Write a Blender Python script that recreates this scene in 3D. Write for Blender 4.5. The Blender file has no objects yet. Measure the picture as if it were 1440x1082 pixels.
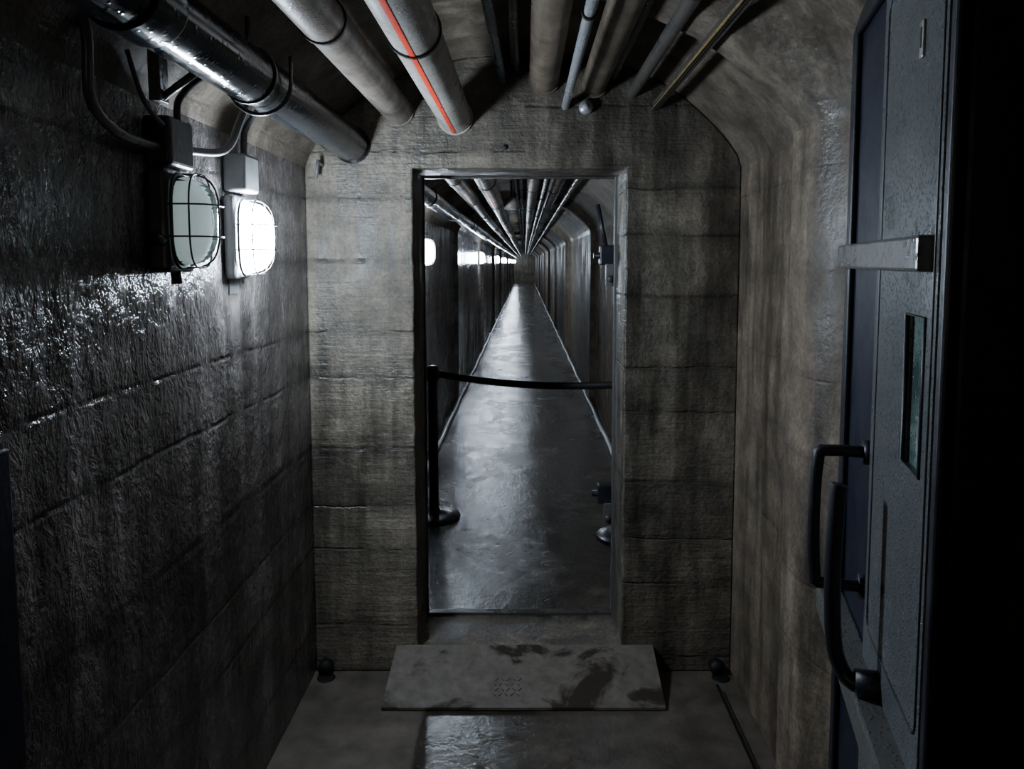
import bpy, bmesh, math, random
from mathutils import Vector, Matrix
random.seed(7)
scene = bpy.context.scene
COL = scene.collection

# ------------------------------------------------------------------ materials
class NT:
    def __init__(s, name):
        s.m = bpy.data.materials.new(name); s.m.use_nodes = True
        s.t = s.m.node_tree; s.n = s.t.nodes; s.l = s.t.links
        s.b = s.n['Principled BSDF']
    def node(s, typ, ins=None, **kw):
        nd = s.n.new(typ)
        for k, v in kw.items(): setattr(nd, k, v)
        if ins:
            for k, v in ins.items():
                if isinstance(v, bpy.types.NodeSocket): s.l.new(v, nd.inputs[k])
                else: nd.inputs[k].default_value = v
        return nd
    def math(s, op, a, b=0.0, c=None, clamp=False):
        ins = {0: a, 1: b}
        if c is not None: ins[2] = c
        return s.node('ShaderNodeMath', ins, operation=op, use_clamp=clamp).outputs[0]
    def rng(s, v, a, b, c, d):
        return s.node('ShaderNodeMapRange', {'Value': v, 'From Min': a, 'From Max': b, 'To Min': c, 'To Max': d}).outputs[0]
    def coord(s, sx=1, sy=1, sz=1):
        if not hasattr(s, 'tc'): s.tc = s.node('ShaderNodeTexCoord').outputs['Object']
        if sx == sy == sz == 1: return s.tc
        return s.node('ShaderNodeMapping', {'Vector': s.tc, 'Scale': (sx, sy, sz)}).outputs[0]
    def noise(s, scale, detail=3, rough=.55, vec=None, dist=0.0):
        return s.node('ShaderNodeTexNoise', {'Vector': vec if vec is not None else s.coord(), 'Scale': scale, 'Detail': detail, 'Roughness': rough, 'Distortion': dist}).outputs[0]
    def mix(s, f, a, b, mode='MIX'):
        nd = s.node('ShaderNodeMix', data_type='RGBA', blend_type=mode)
        for k, v in ((0, f), (6, a), (7, b)):
            if isinstance(v, bpy.types.NodeSocket): s.l.new(v, nd.inputs[k])
            else: nd.inputs[k].default_value = (v if k == 0 else tuple(v)+((1,) if len(v) == 3 else ()))
        return nd.outputs[2]
    def scale(s, col, v):
        return s.node('ShaderNodeVectorMath', {0: col, 'Scale': v}, operation='SCALE').outputs[0]
    def set(s, **kw):
        for k, v in kw.items():
            k = k.replace('_', ' ')
            if isinstance(v, bpy.types.NodeSocket): s.l.new(v, s.b.inputs[k])
            else: s.b.inputs[k].default_value = v
    def bump(s, h, strength, dist, prev=None):
        ins = {'Height': h, 'Strength': strength, 'Distance': dist}
        if prev is not None: ins['Normal'] = prev
        return s.node('ShaderNodeBump', ins).outputs[0]

def concrete(name, dark, light, r_wet=.2, r_dry=.7, wet_bias=.5, board=.25, relief=1.0, boards=1.0, streak=1.0, split=0.0, ripple=0.0, step=.3, groove=.45, lw=.470, wob=.02, grain=0.0):
    m = NT(name)
    pos = m.coord()
    xyz = m.node('ShaderNodeSeparateXYZ', {0: pos}).outputs
    big = m.noise(1.3, 4, .65)
    med = m.noise(7, 5, .7)
    fine = m.noise(70, 3, .6)
    st = m.noise(1, 4, .65, m.coord(8, 8, .9))
    # formwork boards: uneven widths, wandering seams
    z = m.math('ADD', xyz[2], m.math('MULTIPLY', m.math('SUBTRACT', big, .5), .05))
    z = m.math('ADD', z, m.math('MULTIPLY', m.math('SUBTRACT', med, .5), wob))
    if split: z = m.math('ADD', z, m.math('MULTIPLY', m.math('GREATER_THAN', xyz[0], 0.0), split))
    z = m.math('ADD', z, m.math('MULTIPLY', m.math('SINE', m.math('MULTIPLY', z, 9.7)), .04))
    zb = m.math('DIVIDE', z, board)
    fl = m.math('FLOOR', zb)
    fr = m.math('FRACT', zb)
    wn = m.node('ShaderNodeTexWhiteNoise', {'W': m.math('ADD', fl, .37)}, noise_dimensions='1D').outputs[0]
    edge = m.math('ABSOLUTE', m.math('SUBTRACT', fr, .5))
    line = m.math('MULTIPLY', m.rng(edge, lw, .499, 0, 1), m.rng(m.math('ADD', m.math('MULTIPLY', st, .4), m.math('MULTIPLY', med, .6)), .44, .56, 0, 1))
    smear = m.rng(edge, .34, .5, 0, 1)
    base = m.mix(m.rng(big, .36, .66, 0, 1), dark, light)
    v = m.math('MULTIPLY', m.rng(med, .28, .72, .36, 1.54), m.rng(fine, .3, .7, .72, 1.28))
    v = m.math('MULTIPLY', v, m.rng(st, .42, .66, 1.0, 1-.55*streak))
    v = m.math('MULTIPLY', v, m.rng(wn, 0, 1, 1-.28*boards, 1+.25*boards))
    v = m.math('MULTIPLY', v, m.math('SUBTRACT', 1.0, m.math('MULTIPLY', smear, .34*boards)))
    wet = m.rng(m.math('ADD', m.math('MULTIPLY', big, .5), m.math('MULTIPLY', st, .5)), wet_bias-.05, wet_bias+.05, 0, 1)
    v = m.math('MULTIPLY', v, m.rng(wet, 0, 1, 1, .64))
    base = m.scale(base, v)
    base = m.mix(m.math('MULTIPLY', line, .65*boards, clamp=True), base, tuple(c*.2 for c in dark))
    base = m.mix(m.math('MULTIPLY', m.rng(med, .62, .75, 0, 1), .22), base, tuple(min(1, c*1.5) for c in light))
    m.set(Base_Color=base, Roughness=m.rng(wet, 0, 1, r_dry, r_wet), Specular_IOR_Level=.5)
    h = m.math('ADD', m.math('MULTIPLY', med, .8), m.math('MULTIPLY', fine, .22))
    h = m.math('SUBTRACT', h, m.math('MULTIPLY', line, groove*boards))
    if step: h = m.math('ADD', h, m.math('MULTIPLY', wn, step*boards))
    if grain: h = m.math('ADD', h, m.math('MULTIPLY', m.noise(1, 3, .6, m.coord(5, 5, 55)), grain))
    if ripple:
        rp = m.noise(1, 4, .72, m.coord(30, 30, 17), .5)
        h = m.math('ADD', h, m.math('MULTIPLY', rp, ripple))
    m.set(Normal=m.bump(h, .85, .013*relief))
    return m.m

def painted(name, col, rough=.35, metal=0.0, dirt=.4, dirtcol=(.03, .025, .02), drops=0.0, bump=.3, dsc=95.0, spec=.5, grime=0.0):
    m = NT(name)
    n1 = m.noise(7, 4, .65)
    base = m.mix(m.math('MULTIPLY', m.rng(n1, .40, .66, 0, 1), dirt), col, dirtcol)
    if grime:
        n3 = m.noise(1, 4, .7, m.coord(16, 2.2, 16))
        base = m.scale(base, m.rng(n3, .35, .65, 1.15, 1.15-grime))
    m.set(Base_Color=base, Metallic=metal, Roughness=m.rng(n1, .3, .7, max(.05, rough-.12), rough+.15), Specular_IOR_Level=spec)
    h = m.math('MULTIPLY', m.noise(55, 2, .6), bump)
    if drops:
        v = m.node('ShaderNodeTexVoronoi', {'Vector': m.coord(), 'Scale': dsc}).outputs['Distance']
        h = m.math('ADD', h, m.math('MULTIPLY', m.rng(v, .12, .35, 1, 0), drops))
    m.set(Normal=m.bump(h, .9, .0028))
    return m.m

def floor_mat():
    m = NT('wet_concrete_floor')
    xyz = m.node('ShaderNodeSeparateXYZ', {0: m.coord()}).outputs
    big = m.noise(1.6, 4, .6); med = m.noise(9, 4, .6)
    base = m.mix(m.rng(big, .35, .65, 0, 1), (.10, .082, .064), (.18, .15, .12))
    base = m.scale(base, m.rng(med, .3, .7, .5, 1.35))
    wn = m.noise(1.7, 4, .6, m.coord(1.3, .8, 1))
    xs = m.math('ADD', xyz[0], m.math('MULTIPLY', m.math('SUBTRACT', med, .5), .05))
    nearw = m.math('MULTIPLY', m.rng(xs, -.385, -.365, 0, 1), m.rng(xs, -.05, .3, 1, .3))
    far = m.rng(xyz[1], 2.9, 3.1, 0, 1)
    wetf = m.rng(wn, .38, .52, .62, 1)
    wet = m.math('ADD', m.math('MULTIPLY', far, wetf), m.math('MULTIPLY', m.math('SUBTRACT', 1.0, far), nearw), clamp=True)
    base = m.scale(base, m.rng(wet, 0, 1, 1, .35))
    r = m.rng(wet, 0, 1, .62, .13)
    r = m.math('SUBTRACT', r, m.math('MULTIPLY', m.rng(m.noise(3.2, 3, .55), .5, .58, 0, 1), .06))
    m.set(Base_Color=base, Roughness=r, Specular_IOR_Level=.85)
    h = m.math('ADD', m.math('MULTIPLY', med, .6), m.math('MULTIPLY', m.noise(40, 4, .68), .6))
    m.set(Normal=m.bump(h, .8, .0065))
    return m.m

M = {}
M['wallL'] = concrete('wet_board_marked_concrete', (.125, .108, .102), (.26, .235, .222), .17, .36, .46, .235, 1.25, 1.0, 1.0, ripple=.9, step=.12, groove=.45, lw=.45)
M['wallR'] = concrete('damp_brown_concrete', (.125, .094, .067), (.225, .178, .128), .42, .75, .53, .27, .9, .35, .8)
M['part'] = concrete('board_marked_concrete', (.088, .073, .053), (.195, .168, .128), .38, .72, .51, .235, 1.3, .9, 1.0, split=.14, wob=.035, step=.2, groove=.35, grain=.35)
M['ceil'] = concrete('ceiling_concrete', (.10, .078, .057), (.19, .155, .115), .36, .7, .52, .3, .8, .2, .4)
M['floor'] = floor_mat()
M['black_pipe'] = painted('wet_black_pipe', (.007, .008, .010), .17, 0, .3, (.02, .017, .014), drops=.16, bump=.10, dsc=60, spec=.28)
M['grey_pipe'] = painted('grimy_grey_pipe', (.19, .16, .135), .36, 0, .85, (.06, .045, .032), drops=.2, grime=.5)
M['brown_pipe'] = painted('brown_grey_pipe', (.155, .122, .09), .38, 0, .8, (.06, .045, .03), drops=.2, grime=.6)
M['pale_pipe'] = painted('pale_plastic_pipe', (.40, .38, .35), .3, 0, .55, (.17, .14, .11), drops=.15, grime=.4)
M['silver'] = painted('galvanised_conduit', (.5, .52, .54), .3, .6, .35, (.2, .18, .16))
M['dark_pipe'] = painted('dark_conduit', (.06, .056, .052), .3, 0, .5, (.08, .065, .05))
M['blue_cable'] = painted('blue_grey_cable', (.10, .14, .19), .3, 0, .3)
M['red'] = painted('red_stripe_paint', (.80, .04, .012), .35, 0, .2)
M['yellow'] = painted('yellow_tape', (.24, .16, .05), .5, 0, .8, (.1, .08, .05))
M['cable'] = painted('grey_cable_sheath', (.11, .11, .11), .35, 0, .3)
M['blackrub'] = painted('black_rubber', (.008, .009, .014), .42, 0, .3, (.02, .02, .03))
M['navy'] = painted('dark_navy_paint', (.005, .007, .020), .45, 0, .4, (.008, .009, .016), spec=.35)
M['doorgrey'] = painted('charcoal_door_paint', (.115, .125, .13), .3, .1, .6, (.065, .063, .06), drops=.9, dsc=140)
M['steelbar'] = painted('worn_steel_bar', (.18, .18, .175), .32, .4, .5, (.08, .07, .06), drops=.5)
M['housing'] = painted('black_lamp_housing', (.015, .016, .018), .35, 0, .3)
M['greybox'] = painted('grey_enclosure_plastic', (.34, .355, .355), .4, 0, .3)
M['wire'] = painted('cage_wire', (.06, .06, .06), .35, .7, .2)
M['hose'] = painted('pale_wet_hose', (.62, .61, .60), .18, 0, .3, (.28, .25, .22), drops=.4)
M['postblack'] = painted('black_post_metal', (.012, .013, .022), .3, .3, .2)
M['belt'] = painted('black_belt_webbing', (.02, .02, .022), .6, 0, .2)
M['hole'] = painted('black_drain_void', (.004, .004, .004), .7, 0, 0)

def plate_mat():
    m = NT('stained_steel_ramp')
    n = m.noise(3.3, 4, .6, m.coord(1, 1.6, 1), .6)
    wet = m.rng(n, .48, .54, 0, 1)
    base = m.mix(m.rng(m.noise(22, 4, .65), .35, .65, 0, 1), (.14, .12, .098), (.22, .192, .16))
    base = m.mix(wet, base, (.055, .045, .036))
    m.set(Base_Color=base, Metallic=.1, Roughness=m.rng(wet, 0, 1, .5, .28))
    m.set(Normal=m.bump(m.noise(40, 3, .6), .5, .003))
    return m.m
M['plate'] = plate_mat()

def emis(name, col, strength):
    m = NT(name)
    m.set(Base_Color=(.8, .85, .9, 1), Emission_Color=(*col, 1), Emission_Strength=strength, Roughness=.2)
    return m.m
M['lit'] = emis('lit_frosted_glass', (.72, .85, 1.0), 370)
M['litfar'] = emis('lit_frosted_glass_far', (.74, .86, 1.0), 280)
M['warm'] = emis('fill_warm_glass', (1.0, .86, .70), 34)
M['faint'] = emis('faint_glow_reflector', (.75, .9, .9), .4)  # slight emission put in to brighten the reflector of the unlit lamp
def glassm():
    m = NT('ribbed_lamp_glass')
    m.set(Base_Color=(.82, .92, .9, 1), Roughness=.1, Transmission_Weight=.8, IOR=1.25)
    w = m.node('ShaderNodeTexWave', {'Vector': m.coord(), 'Scale': 30.0}, bands_direction='Z').outputs[1]
    m.set(Normal=m.bump(w, .4, .002))
    return m.m
M['glass'] = glassm()
def win():
    m = NT('door_vision_glass')
    m.set(Base_Color=m.mix(m.rng(m.noise(12, 3), .4, .6, 0, 1), (.05, .085, .08), (.15, .21, .19)), Roughness=.12)
    v = m.node('ShaderNodeTexVoronoi', {'Vector': m.coord(), 'Scale': 110.0}).outputs['Distance']
    m.set(Normal=m.bump(m.rng(v, .1, .4, 1, 0), .8, .003))
    return m.m
M['win'] = win()

# ------------------------------------------------------------------ mesh helpers
def mk(name, verts, faces, mat, parent=None, smooth=False):
    me = bpy.data.meshes.new(name)
    me.from_pydata([tuple(v) for v in verts], [], faces)
    bm = bmesh.new(); bm.from_mesh(me)
    bmesh.ops.recalc_face_normals(bm, faces=bm.faces)
    bm.to_mesh(me); bm.free()
    if smooth: me.polygons.foreach_set('use_smooth', [True]*len(me.polygons))
    o = bpy.data.objects.new(name, me); COL.objects.link(o)
    if mat: me.materials.append(mat)
    if parent: o.parent = parent
    return o
def empty(name, loc=(0, 0, 0), rz=0):
    e = bpy.data.objects.new(name, None); COL.objects.link(e)
    e.empty_display_size = .1; e.location = loc; e.rotation_euler = (0, 0, rz)
    return e
def box(name, x0, x1, y0, y1, z0, z1, mat, parent=None, bev=.003, seg=2):
    bm = bmesh.new()
    bmesh.ops.create_cube(bm, size=1)
    for v in bm.verts:
        v.co = Vector((x0+(v.co.x+.5)*(x1-x0), y0+(v.co.y+.5)*(y1-y0), z0+(v.co.z+.5)*(z1-z0)))
    if bev: bmesh.ops.bevel(bm, geom=bm.edges[:], offset=bev, segments=seg, profile=.5, affect='EDGES')
    me = bpy.data.meshes.new(name); bm.to_mesh(me); bm.free()
    o = bpy.data.objects.new(name, me); COL.objects.link(o); me.materials.append(mat)
    if parent: o.parent = parent
    return o
def smoothpath(pts, n=8):
    P = [Vector(p) for p in pts]
    if len(P) < 3: return P
    out = []
    for i in range(len(P)-1):
        a = P[max(i-1, 0)]; b = P[i]; c = P[i+1]; d = P[min(i+2, len(P)-1)]
        for k in range(n):
            t = k/n
            out.append(.5*((2*b)+(c-a)*t+(2*a-5*b+4*c-d)*t*t+(3*b-a-3*c+d)*t**3))
    out.append(P[-1]); return out
def sweep(pts, r, seg=12, closed=False, flat=1.0):
    P = [Vector(p) for p in pts]; n = len(P); V = []; F = []
    up = None
    for i in range(n):
        a = P[(i-1) % n] if (closed or i > 0) else P[i]
        b = P[(i+1) % n] if (closed or i < n-1) else P[i]
        t = (b-a).normalized()
        if up is None:
            up = Vector((0, 0, 1)) if abs(t.z) < .9 else Vector((0, 1, 0))
        s = t.cross(up).normalized(); up = s.cross(t).normalized()
        for k in range(seg):
            an = 2*math.pi*k/seg
            V.append(P[i]+s*math.cos(an)*r+up*math.sin(an)*r*flat)
    m = n if closed else n-1
    for i in range(m):
        for k in range(seg):
            F.append((i*seg+k, i*seg+(k+1) % seg, ((i+1) % n)*seg+(k+1) % seg, ((i+1) % n)*seg+k))
    if not closed:
        F.append(tuple(range(seg))); F.append(tuple((n-1)*seg+k for k in range(seg)))
    return V, F
def tube(name, pts, r, mat, parent=None, seg=12, closed=False, smooth=0, flat=1.0):
    p = smoothpath(pts, smooth) if smooth else pts
    V, F = sweep(p, r, seg, closed, flat)
    return mk(name, V, F, mat, parent, True)
def lathe(name, prof, mat, loc, parent=None, seg=40):
    V = []; F = []
    for (r, z) in prof:
        for k in range(seg):
            a = 2*math.pi*k/seg; V.append((loc[0]+r*math.cos(a), loc[1]+r*math.sin(a), loc[2]+z))
    for i in range(len(prof)-1):
        for k in range(seg):
            F.append((i*seg+k, i*seg+(k+1) % seg, (i+1)*seg+(k+1) % seg, (i+1)*seg+k))
    F.append(tuple(range(seg))); F.append(tuple((len(prof)-1)*seg+k for k in range(seg)))
    return mk(name, V, F, mat, parent, True)
def merge(name, parts, mat, smooth=True, parent=None):
    V = []; F = []
    for v, f in parts:
        o = len(V); V += list(v); F += [tuple(i+o for i in q) for q in f]
    return mk(name, V, F, mat, parent, smooth)

# ------------------------------------------------------------------ tunnel shell
Y0, Y1 = -3.5, 61.0
XL, XR = -.845, .832
ZS = 2.015
archR = [(XR, ZS), (.815, 2.065), (.775, 2.12), (.725, 2.175), (.665, 2.23), (.60, 2.285), (.52, 2.335), (.40, 2.385), (.22, 2.425), (0, 2.44)]
archL = [(-x-(.013*(x/XR)), z) for x, z in archR]
arch = archL + archR[::-1][1:]

def sstep(t): t = max(0, min(1, t)); return t*t*(3-2*t)
ribs = [9.0+5.5*i for i in range(9)]
def farrib(y):
    for r in ribs:
        if r+.005 < y < r+.275: return .035
    return 0.0
def ribR(y):           # rounded thickening of the right wall/haunch beside the bulkhead
    if y < 4: return .072*sstep((y-1.8)/.22)*(1-sstep((y-2.14)/.15))
    return farrib(y)
ys = [Y0, -1, 0, .5, 1.0, 1.5]+[1.78+.022*i for i in range(26)]+[2.5, 2.9, 3.2, 4, 5, 6.5, 8]
for r in ribs: ys += [r, r+.015, r+.265, r+.28, r+1.5, r+3.0, r+4.2]
ys.append(Y1)
def grid(name, prof, off, mat, smooth=True):
    V = []; F = []; n = len(prof)
    for yy in ys:
        for (x, z) in prof:
            dx, dz = off(x, z, yy); V.append((x+dx, yy, z+dz))
    for i in range(len(ys)-1):
        for k in range(n-1):
            F.append((i*n+k, (i+1)*n+k, (i+1)*n+k+1, i*n+k+1))
    return mk(name, V, F, mat, None, smooth)
zz = [0, .3, .6, .9, 1.2, 1.5, 1.8, ZS]
grid('wall_left', [(XL, z) for z in zz], lambda x, z, y: (farrib(y), 0), M['wallL'])
grid('wall_right', [(XR, z) for z in zz], lambda x, z, y: (-ribR(y), 0), M['wallR'])
def coff2(x, z, y):
    if x <= 0:
        r = farrib(y)
        if abs(z-ZS) < 1e-4: return (r, 0)
        if r == 0: return (0, 0)
    else: r = ribR(y)
    if abs(z-ZS) < 1e-4: return (-r, 0)
    v = Vector((x, (z-1.75)*1.1)).normalized()
    return (-r*v.x, -r*v.y*(1 if y > 4 else min(1, x/.45)))
grid('ceiling', arch, coff2, M['ceil'])
V = []; F = []
xs = [XL+(XR-XL)*i/8 for i in range(9)]
for yy in ys:
    for x in xs: V.append((x, yy, 0))
for i in range(len(ys)-1):
    for k in range(8): F.append((i*9+k, i*9+k+1, (i+1)*9+k+1, (i+1)*9+k))
mk('floor', V, F, M['floor'])

outline = [(XL, 0), (XL, ZS)] + arch[1:-1] + [(XR, ZS), (XR, 0)]
def endwall(name, y):
    mk(name, [(x, y, z) for x, z in outline], [tuple(range(len(outline)))], M['part'])
endwall('wall_far_end', Y1); endwall('wall_back', Y0)

# bulkhead wall with doorway (2D curve with hole -> mesh)
DX0, DX1, DZ0, DZ1 = -.432, .39, .095, 2.01
YP0, YP1 = 2.9, 3.2
cu = bpy.data.curves.new('tmp', 'CURVE'); cu.dimensions = '2D'; cu.fill_mode = 'BOTH'
bv = .007
cu.extrude = (YP1-YP0)/2-bv; cu.bevel_depth = bv; cu.bevel_resolution = 2; cu.offset = -bv
def spl(pts):
    s = cu.splines.new('POLY'); s.points.add(len(pts)-1); s.use_cyclic_u = True
    for p, q in zip(s.points, pts): p.co = (q[0], q[1], 0, 1)
spl(outline)
ins = []
def edge(a, b, n):
    for i in range(n):
        t = i/n; j = random.uniform(-.0025, .0025)
        ins.append((a[0]+(b[0]-a[0])*t+j, a[1]+(b[1]-a[1])*t+j))
edge((DX0, DZ0), (DX1, DZ0), 14); edge((DX1, DZ0), (DX1, DZ1), 36); edge((DX1, DZ1), (DX0, DZ1), 14); edge((DX0, DZ1), (DX0, DZ0), 36)
spl(ins)
to = bpy.data.objects.new('tmp', cu); COL.objects.link(to)
dg = bpy.context.evaluated_depsgraph_get(); dg.update()
me = bpy.data.meshes.new_from_object(to.evaluated_get(dg))
bpy.data.objects.remove(to)
me.transform(Matrix.Translation((0, (YP0+YP1)/2, 0)) @ Matrix.Rotation(math.pi/2, 4, 'X'))
me.materials.clear(); me.materials.append(M['part'])
wf = bpy.data.objects.new('wall_front', me); COL.objects.link(wf)

# steel rebate frame round the doorway, on the far arris
fr = empty('door_frame')
box('jamb_right', DX1-.010, DX1+.03, 3.19, 3.215, DZ0, DZ1+.03, M['cable'], fr)
box('jamb_left', DX0-.03, DX0+.006, 3.19, 3.215, DZ0, DZ1+.03, M['blackrub'], fr)
box('head', DX0+.006, DX1-.010, 3.19, 3.215, DZ1-.006, DZ1+.03, M['dark_pipe'], fr)
box('threshold_bar', DX0+.006, DX1-.010, 3.19, 3.23, DZ0-.05, DZ0+.010, M['dark_pipe'], fr)
for zc, nm in ((1.68, 'upper'), (.62, 'lower')):
    box(nm+'_latch_block', .325, .46, 3.24, 3.30, zc-.04, zc+.045, M['blackrub'], fr, .006)
    box(nm+'_latch_tongue', .35, .385, 3.235, 3.26, zc-.13, zc-.035, M['cable'], fr, .004)
    tube(nm+'_latch_pin', [(.30, 3.27, zc), (.46, 3.27, zc)], .014, M['blackrub'], fr)
    tube(nm+'_latch_boss', [(.368, 3.22, zc-.10), (.368, 3.28, zc-.10)], .016, M['dark_pipe'], fr)
tube('latch_lever', [(.355, 3.25, 1.70), (.315, 3.25, 1.90)], .009, M['blackrub'], fr)

# ------------------------------------------------------------------ pipes overhead
def pipe(name, x, zp, r, mat, x_near=None, stripe=False, clamp=True, seg=24, y_end=60.5):
    z = 1.65+zp
    e = empty(name)
    xn = x if x_near is None else x_near
    pts = [(xn+(x-xn)*min(1, (yy-Y0)/(2.9-Y0)), yy, z) for yy in (-3.3, -1, 1, 2, 2.9, 3.2, 8, 20, 40, y_end)]
    tube('run', pts, r, mat, e, seg)
    parts = []
    for yy in ([1.25, 5.1, 8.9]+[12.5+4*i for i in range(11)]) if r > .03 else []:
        parts.append(sweep([(x, yy, z), (x, yy+.004, z), (x, yy+.10, z), (x, yy+.104, z)], r*1.09, seg))
    if parts: merge('couplings', parts, mat, True, e)
    if clamp:
        cp = []
        for yy in [1.82]+[4.3+2.6*i for i in range(20)]:
            cp.append(sweep([(x, yy, z), (x, yy+.012, z)], r+.005, seg))
            cp.append(sweep([(x, yy+.006, z+r), (x, yy+.006, ceil_z(x)-.002)], .006, 6))
        merge('pipe_clamps', cp, M['wire'], False, e)
    if r > .03:
        merge('wall_collar', [sweep([(x, 2.885, z), (x, 2.8995, z)], r+.006, seg)], mat, False, e)
    if stripe:
        V = []; F = []
        for i, yy in enumerate((-3.3, 2.885, 3.21, 60)):
            for k in range(4):
                a = math.radians(262+k*4); V.append((x+(r+.0012)*math.cos(a), yy, z+(r+.0012)*math.sin(a)))
        for i in range(3):
            for k in range(3): F.append((i*4+k, i*4+k+1, (i+1)*4+k+1, (i+1)*4+k))
        mk('painted_stripe', V, F, M['red'], e, True)
    return e
def ceil_z(x):
    x = abs(x); pr = archR[::-1]
    for (a, za), (b, zb) in zip(pr, pr[1:]):
        if a <= x <= b: return za+(zb-za)*(x-a)/(b-a)
    return ZS
pipe('overhead_black_pipe', -.66, .447, .064, M['black_pipe'])
pipe('overhead_grey_pipe', -.481, .575, .054, M['grey_pipe'])
pipe('overhead_striped_pipe', -.265, .552, .063, M['pale_pipe'], stripe=True)
pipe('overhead_blue_conduit', -.085, .69, .015, M['blue_cable'], x_near=-.2, clamp=False)
pipe('overhead_cable', -.03, .72, .011, M['dark_pipe'], clamp=False)
pipe('overhead_cable', -.045, .73, .009, M['dark_pipe'], x_near=.03, clamp=False)
pipe('overhead_brown_pipe', .073, .695, .056, M['brown_pipe'])
pipe('overhead_silver_conduit', .154, .593, .0145, M['silver'])
pipe('overhead_brown_pipe', .262, .675, .048, M['brown_pipe'])
pipe('overhead_dark_pipe', .41, .645, .021, M['dark_pipe'])
pipe('overhead_dark_pipe', .33, .70, .018, M['dark_pipe'], clamp=False)
tr = empty('cable_tray')
box('tray_side', .485, .491, -3.3, 2.89, 2.225, 2.255, M['dark_pipe'], tr, 0)
tube('yellow_cable', [(.48, -3.3, 2.227), (.48, 1, 2.227), (.478, 2.0, 2.225), (.48, 2.89, 2.227)], .004, M['yellow'], tr, 8)
tube('tray_cable', [(.502, -3.3, 2.235), (.502, 2.89, 2.235)], .008, M['dark_pipe'], tr, 8)

# ------------------------------------------------------------------ lamps
def dome(cy, cz, x0, dep, hw, hh, nu=18, nv=6):
    V = []; F = []
    p = 3.2
    for j in range(nv+1):
        t = j/nv*math.pi/2
        rr = math.cos(t)**.55 if j < nv else 0; xx = x0+dep*math.sin(t)**.9
        if j == nv: V.append((xx, cy, cz)); break
        for k in range(nu):
            a = 2*math.pi*k/nu; c, s_ = math.cos(a), math.sin(a)
            ex = 2/p
            V.append((xx, cy+hw*rr*math.copysign(abs(c)**ex, c), cz+hh*rr*math.copysign(abs(s_)**ex, s_)))
    for j in range(nv-1):
        for k in range(nu): F.append((j*nu+k, j*nu+(k+1) % nu, (j+1)*nu+(k+1) % nu, (j+1)*nu+k))
    top = nv*nu
    for k in range(nu): F.append(((nv-1)*nu+k, (nv-1)*nu+(k+1) % nu, top))
    F.append(tuple(range(nu)))
    return V, F
def ring(cy, cz, x, hw, hh, r, n=40):
    pts = []
    for k in range(n):
        a = 2*math.pi*k/n; c, s_ = math.cos(a), math.sin(a)
        pts.append((x, cy+hw*math.copysign(abs(c)**.6, c), cz+hh*math.copysign(abs(s_)**.6, s_)))
    return sweep(pts, r, 6, True)
def arcw(cy, cz, x0, dep, half, vert, off, r=.0022):
    pts = []
    for k in range(13):
        t = math.pi*k/12; a = math.copysign(abs(math.cos(t))**.6, math.cos(t))*half; xx = x0+dep*math.sin(t)**.6
        pts.append((xx, cy+off, cz+a) if vert else (xx, cy+a, cz+off))
    return sweep(pts, r, 6)
def lamp(y, zc, glow, housing_depth=.045, black=False, cage=True):
    e = empty('bulkhead_lamp')
    x = XL+.001; hw, hh = .062, .108
    box('back_housing', x, x+housing_depth, y-hw-.008, y+hw+.008, zc-hh-.01, zc+hh+.01, M['housing'] if black else M['greybox'], e, .012, 3)
    xd = x+housing_depth
    V, F = dome(y, zc, xd, .078, hw-.006, hh-.006)
    mk('glass_dome', V, F, glow or M['glass'], e, True)
    if cage:
        parts = [ring(y, zc, xd+.006, hw, hh, .004), ring(y, zc, xd+.045, hw-.001, hh-.001, .0022)]
        for o in (0,): parts.append(arcw(y, zc, xd, .088, hh, True, o))
        for o in (-.036, .036): parts.append(arcw(y, zc, xd, .088, hw, False, o))
        merge('wire_cage', parts, M['wire'], True, e)
    if not glow:
        V, F = dome(y, zc, xd+.004, .045, hw-.02, hh-.022)
        mk('inner_diffuser', V, F, M['faint'], e, True)  # glows by itself in place of the light an unlit insert would catch
    return e
L1 = lamp(1.74, 1.745, None, .05, True)
box('junction_box', XL+.001, XL+.065, 1.67, 1.79, 1.865, 1.975, M['housing'], L1, .01, 3)
tube('side_gland', [(XL+.035, 1.68, 1.70), (XL+.035, 1.64, 1.70)], .014, M['housing'], L1)
tube('lower_gland', [(XL+.035, 1.74, 1.63), (XL+.035, 1.74, 1.60)], .012, M['housing'], L1)
L2 = lamp(2.17, 1.722, M['lit'], .035)
box('ballast_box', XL+.001, XL+.065, 2.11, 2.22, 1.85, 1.955, M['greybox'], L2, .008, 3)
tube('feed_conduit', [(XL+.03, 2.20, 1.95), (XL+.03, 2.21, 2.03), (-.78, 2.22, 2.09)], .009, M['cable'], L2, smooth=5)
box('mount_plate', XL+.0005, XL+.004, 2.13, 2.2, 1.56, 1.60, M['cable'], L2, .001)
for yy in (6.05, 13.6, 21.6, 29.6, 37.6, 45.6, 53.6, 59.5):
    lamp(yy, 1.735, M['litfar'], .035, False, yy < 10)
lamp(-1.7, 1.735, M['warm'], .035, False, True)   # unseen warm lamp behind the photographer, added to light partition and right wall

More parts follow.
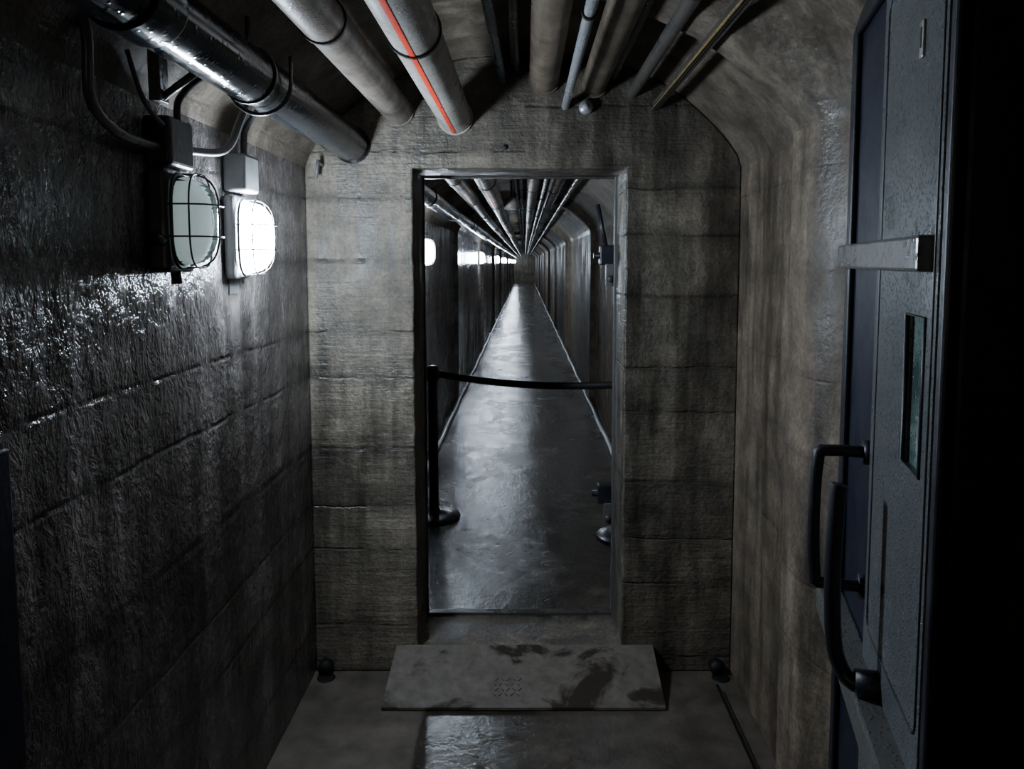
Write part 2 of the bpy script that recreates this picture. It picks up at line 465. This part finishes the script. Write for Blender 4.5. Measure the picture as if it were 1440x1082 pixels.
cb = empty('wall_cable_loop')
tube('grey_loop', [(-.80, 1.38, 2.13), (-.805, 1.41, 2.06), (-.815, 1.43, 1.96), (-.815, 1.50, 1.915), (-.815, 1.62, 1.905), (-.80, 1.80, 1.915), (-.77, 1.95, 1.94), (-.755, 2.02, 2.03), (-.72, 2.05, 2.14)], .010, M['cable'], cb, 10, smooth=8)
tube('box_feed', [(-.79, 1.73, 1.97), (-.79, 1.74, 2.02), (-.77, 1.8, 2.08), (-.75, 1.9, 2.13)], .008, M['blackrub'], cb, 10, smooth=6)
tube('thin_lead', [(-.805, 1.55, 2.08), (-.80, 1.60, 1.99), (-.79, 1.66, 1.95)], .005, M['cable'], cb, 8, smooth=6)
hb = empty('pipe_hanger_bracket')
box('channel', -.80, -.735, 1.60, 1.64, 2.10, 2.12, M['dark_pipe'], hb, .002)
box('drop_arm', -.79, -.765, 1.60, 1.64, 1.99, 2.14, M['steelbar'], hb, .002)
tube('stay', [(-.77, 1.62, 2.0), (-.70, 1.62, 2.05)], .008, M['steelbar'], hb)
tube('u_bolt', [(-.66+.078*math.cos(a), 1.90, 2.097+.078*math.sin(a)) for a in [math.pi*(i/12)-math.pi for i in range(13)]]+[(-.582, 1.9, 2.16)], .005, M['wire'], hb, 8)

cap = empty('conduit_end_cap')
def ydisc(nm, x, z, r, y0, y1, mat, par): return tube(nm, [(x, y0, z), (x, y0+.003, z), (x, y1, z)], r, mat, par, 20)
ydisc('cap_rim', .231, 2.236, .026, 2.875, 2.9, M['silver'], cap); ydisc('cap_centre', .231, 2.236, .014, 2.868, 2.876, M['greybox'], cap)
st = empty('drain_stub_pipe')
tube('stub', [(-.775, 2.84, 2.035), (-.785, 2.84, 1.965)], .007, M['cable'], st, 12)
tube('stub_arm', [(-.775, 2.9, 2.022), (-.775, 2.84, 2.022)], .007, M['cable'], st)
an = empty('anchor_hole'); ydisc('sleeve', -.075, 2.09, .010, 2.896, 2.9005, M['hole'], an)
for sx in (-.80, .77):
    dh = empty('drain_hole')
    lathe('grate', [(.035, .0), (.035, .003), (.028, .004)], M['hole'], (sx+.01, 2.85, .0), dh)
    tube('pipe_mouth', [(sx, 2.9, .03), (sx, 2.86, .03)], .028, M['hole'], dh, 16)
g = empty('floor_gutter')
box('gutter_strip', .747, .757, -3.4, 2.80, .0005, .004, M['hole'], g, 0)
box('gutter_kerb', .757, .759, -3.4, 2.75, .0005, .012, M['dark_pipe'], g, 0)

# ------------------------------------------------------------------ ramp plate
rp = empty('threshold_ramp')
yF, zF, yB, zB = 2.63, .004, 2.893, .105
th = .010
V = [(-.53, yF, zF), (.52, yF, zF), (.515, yB, zB), (-.515, yB, zB), (-.53, yF, zF+th), (.52, yF, zF+th), (.515, yB, zB+th), (-.515, yB, zB+th)]
mk('steel_plate', V, [(0, 1, 2, 3), (4, 5, 6, 7), (0, 1, 5, 4), (1, 2, 6, 5), (2, 3, 7, 6), (3, 0, 4, 7)], M['plate'], rp)
parts = []
nrm = Vector((0, -(zB-zF), yB-yF)).normalized(); ud = Vector((0, yB-yF, zB-zF)).normalized()
for i in range(5):
    for j in range(4):
        c = Vector((-.115+.022*i+.008*(j % 2), yF+.05, zF+th+.05*(zB-zF)/(yB-yF)))+ud*(.022*j)+nrm*.001
        d = (Vector((1, 0, 0))*.7+ud*(.7 if (i+j) % 2 else -.7)).normalized()*.008
        parts.append(sweep([c-d, c+d], .0022, 6))
merge('grip_studs', parts, M['steelbar'], True, rp)
for xx in (-.4, 0, .4):
    V = [(xx-.01, yF+.06, 0), (xx+.01, yF+.06, 0), (xx+.01, yB-.01, 0), (xx-.01, yB-.01, 0), (xx-.01, yF+.06, .022), (xx+.01, yF+.06, .022), (xx+.01, yB-.01, .098), (xx-.01, yB-.01, .098)]
    mk('support_rib', V, [(0, 1, 2, 3), (4, 5, 6, 7), (0, 1, 5, 4), (1, 2, 6, 5), (2, 3, 7, 6), (3, 0, 4, 7)], M['dark_pipe'], rp)

# ------------------------------------------------------------------ floor hoses, stanchions
for sx in (-.775, .755):
    pts = [(sx+.006*math.sin(i*1.7), 3.3+(60.5-3.3)*(i/90)**1.6, .022) for i in range(91)]
    tube('floor_hose', pts, .02, M['hose'], None, 12)
def stanchion(x, y):
    e = empty('stanchion_post')
    lathe('weighted_base', [(.0, 0), (.17, 0), (.172, .008), (.165, .018), (.10, .03), (.045, .04), (.034, .06)], M['postblack'], (x, y, .001), e)
    lathe('pole', [(.031, .03), (.031, .90)], M['postblack'], (x, y, 0), e, 24)
    lathe('belt_head', [(.031, .895), (.038, .90), (.038, .975), (.034, .99), (.015, .995)], M['postblack'], (x, y, 0), e, 24)
    return e
stanchion(-.59, 4.74); stanchion(.60, 4.38)
V = []; F = []
A = Vector((-.55, 4.73, .94)); B = Vector((.56, 4.38, .93))
for i in range(31):
    t = i/30; p = A.lerp(B, t); p.z -= .035*4*t*(1-t)
    V += [(p.x, p.y-.001, p.z-.022), (p.x, p.y-.001, p.z+.022), (p.x, p.y+.001, p.z+.022), (p.x, p.y+.001, p.z-.022)]
for i in range(30):
    for k in range(4): F.append((i*4+k, i*4+(k+1) % 4, (i+1)*4+(k+1) % 4, (i+1)*4+k))
mk('barrier_belt', V, F, M['belt'], None, True)

sp = empty('hanging_junction_box')
lathe('drum', [(.06, 0), (.066, .01), (.066, .09), (.05, .11)], M['pale_pipe'], (-.13, 7.2, 2.16), sp)
tube('drop_rod', [(-.13, 7.2, 2.26), (-.13, 7.2, 2.43)], .008, M['wire'], sp)

# ------------------------------------------------------------------ big steel door on the right
d = empty('door_1', (.568, .985, 0), math.atan2(.970, .2425))
W = .77
box('leaf_core', 0, W, -.064, 0, .12, 2.215, M['navy'], d, .012, 3)
box('hinge_stile', -.003, .06, -.084, -.002, .12, 2.215, M['navy'], d, .01, 3)
box('rubber_seal_far', W-.05, W-.005, 0, .014, .15, 2.19, M['blackrub'], d, .006, 3)
box('rubber_seal_near', .004, .03, 0, .012, .15, 2.19, M['blackrub'], d, .006, 3)
box('rubber_seal_top', .03, W-.05, 0, .014, 2.15, 2.19, M['blackrub'], d, .006, 3)
wu0, wu1, wz0, wz1 = .085, .19, 1.335, 1.57
pu0, pu1, pz0, pz1 = .035, .43, .16, 2.14
pn = .012
for nm, a in (('panel_lower', (pu0, pu1, pz0, wz0)), ('panel_upper', (pu0, pu1, wz1, pz1)), ('panel_near', (pu0, wu0, wz0, wz1)), ('panel_far', (wu1, pu1, wz0, wz1))):
    box(nm, a[0], a[1], 0, pn, a[2], a[3], M['doorgrey'], d, 0)
box('vision_glass', wu0, wu1, 0, .003, wz0, wz1, M['win'], d, 0)
tube('vision_bead', [(wu0, pn, wz0), (wu1, pn, wz0), (wu1, pn, wz1), (wu0, pn, wz1)], .004, M['blackrub'], d, 8, True)
c = .04
rr = []
for cx, cz, a0 in ((pu0+c, .98, 180), (pu1-.06, .98, 270), (pu1-.06, 2.09, 0), (pu0+c, 2.09, 90)):
    for k in range(5):
        a = math.radians(a0+k*22.5); rr.append((cx+.025*math.cos(a), pn, cz+.025*math.sin(a)))
tube('panel_groove_bead', rr, .0025, M['blackrub'], d, 8, True)
box('stiffener_bar_upper', .06, W-.02, 0, .034, 1.637, 1.689, M['steelbar'], d, .005)
box('stiffener_bar_lower', .0, W-.01, 0, .055, .825, .885, M['steelbar'], d, .005)
box('maker_tag', .15, .17, pn, pn+.004, 1.955, 2.01, M['pale_pipe'], d, .002)
box('tag_slot', .157, .163, pn+.004, pn+.005, 1.97, 2.0, M['blackrub'], d, 0)
tube('pull_handle', [(.46, .0, 1.28), (.46, .085, 1.28), (.46, .10, 1.265), (.46, .105, 1.15), (.46, .10, 1.025), (.46, .085, 1.01), (.46, .0, 1.01)], .0115, M['blackrub'], d, 14, smooth=3)
for z in (1.28, 1.01): tube('handle_rose', [(.46, 0, z), (.46, .018, z)], .024, M['blackrub'], d, 18)
tube('lever_handle', [(.31, .084, 1.255), (.31, .086, 1.23), (.31, .09, 1.1), (.31, .085, .97), (.31, .07, .915), (.30, .05, .895), (.29, .0, .885)], .0145, M['blackrub'], d, 14, smooth=4)
tube('lever_hub', [(.29, .0, .90), (.29, .05, .90)], .026, M['blackrub'], d, 20)
for z in (1.75, .62):
    tube('hinge_barrel', [(-.016, -.085, z-.06), (-.016, -.085, z+.06)], .014, M['navy'], d, 16)
    box('hinge_leaf', -.02, .10, -.108, -.082, z-.05, z+.05, M['navy'], d, .004)
fr2 = empty('trim_1')
box('right_post', .765, XR-.001, .80, .93, 0.001, 2.0, M['navy'], fr2, .006)
fr3 = empty('trim_2')
box('left_post', XL+.001, XL+.010, 1.10, 1.19, .001, 1.35, M['navy'], fr3, .003)

# ------------------------------------------------------------------ world, camera
w = bpy.data.worlds.new('tunnel_dark'); scene.world = w; w.use_nodes = True
w.node_tree.nodes['Background'].inputs[0].default_value = (.02, .025, .03, 1)
w.node_tree.nodes['Background'].inputs[1].default_value = .3
cd = bpy.data.cameras.new('camera'); cam = bpy.data.objects.new('camera', cd); COL.objects.link(cam)
cd.sensor_width = 36; cd.lens = 1050/1440*36
cd.shift_x = -18/1440; cd.shift_y = -87/1440
cd.clip_start = .02; cd.clip_end = 200
cam.location = (0, 0, 1.65); cam.rotation_euler = (math.radians(90-4.6), 0, 0)
scene.camera = cam
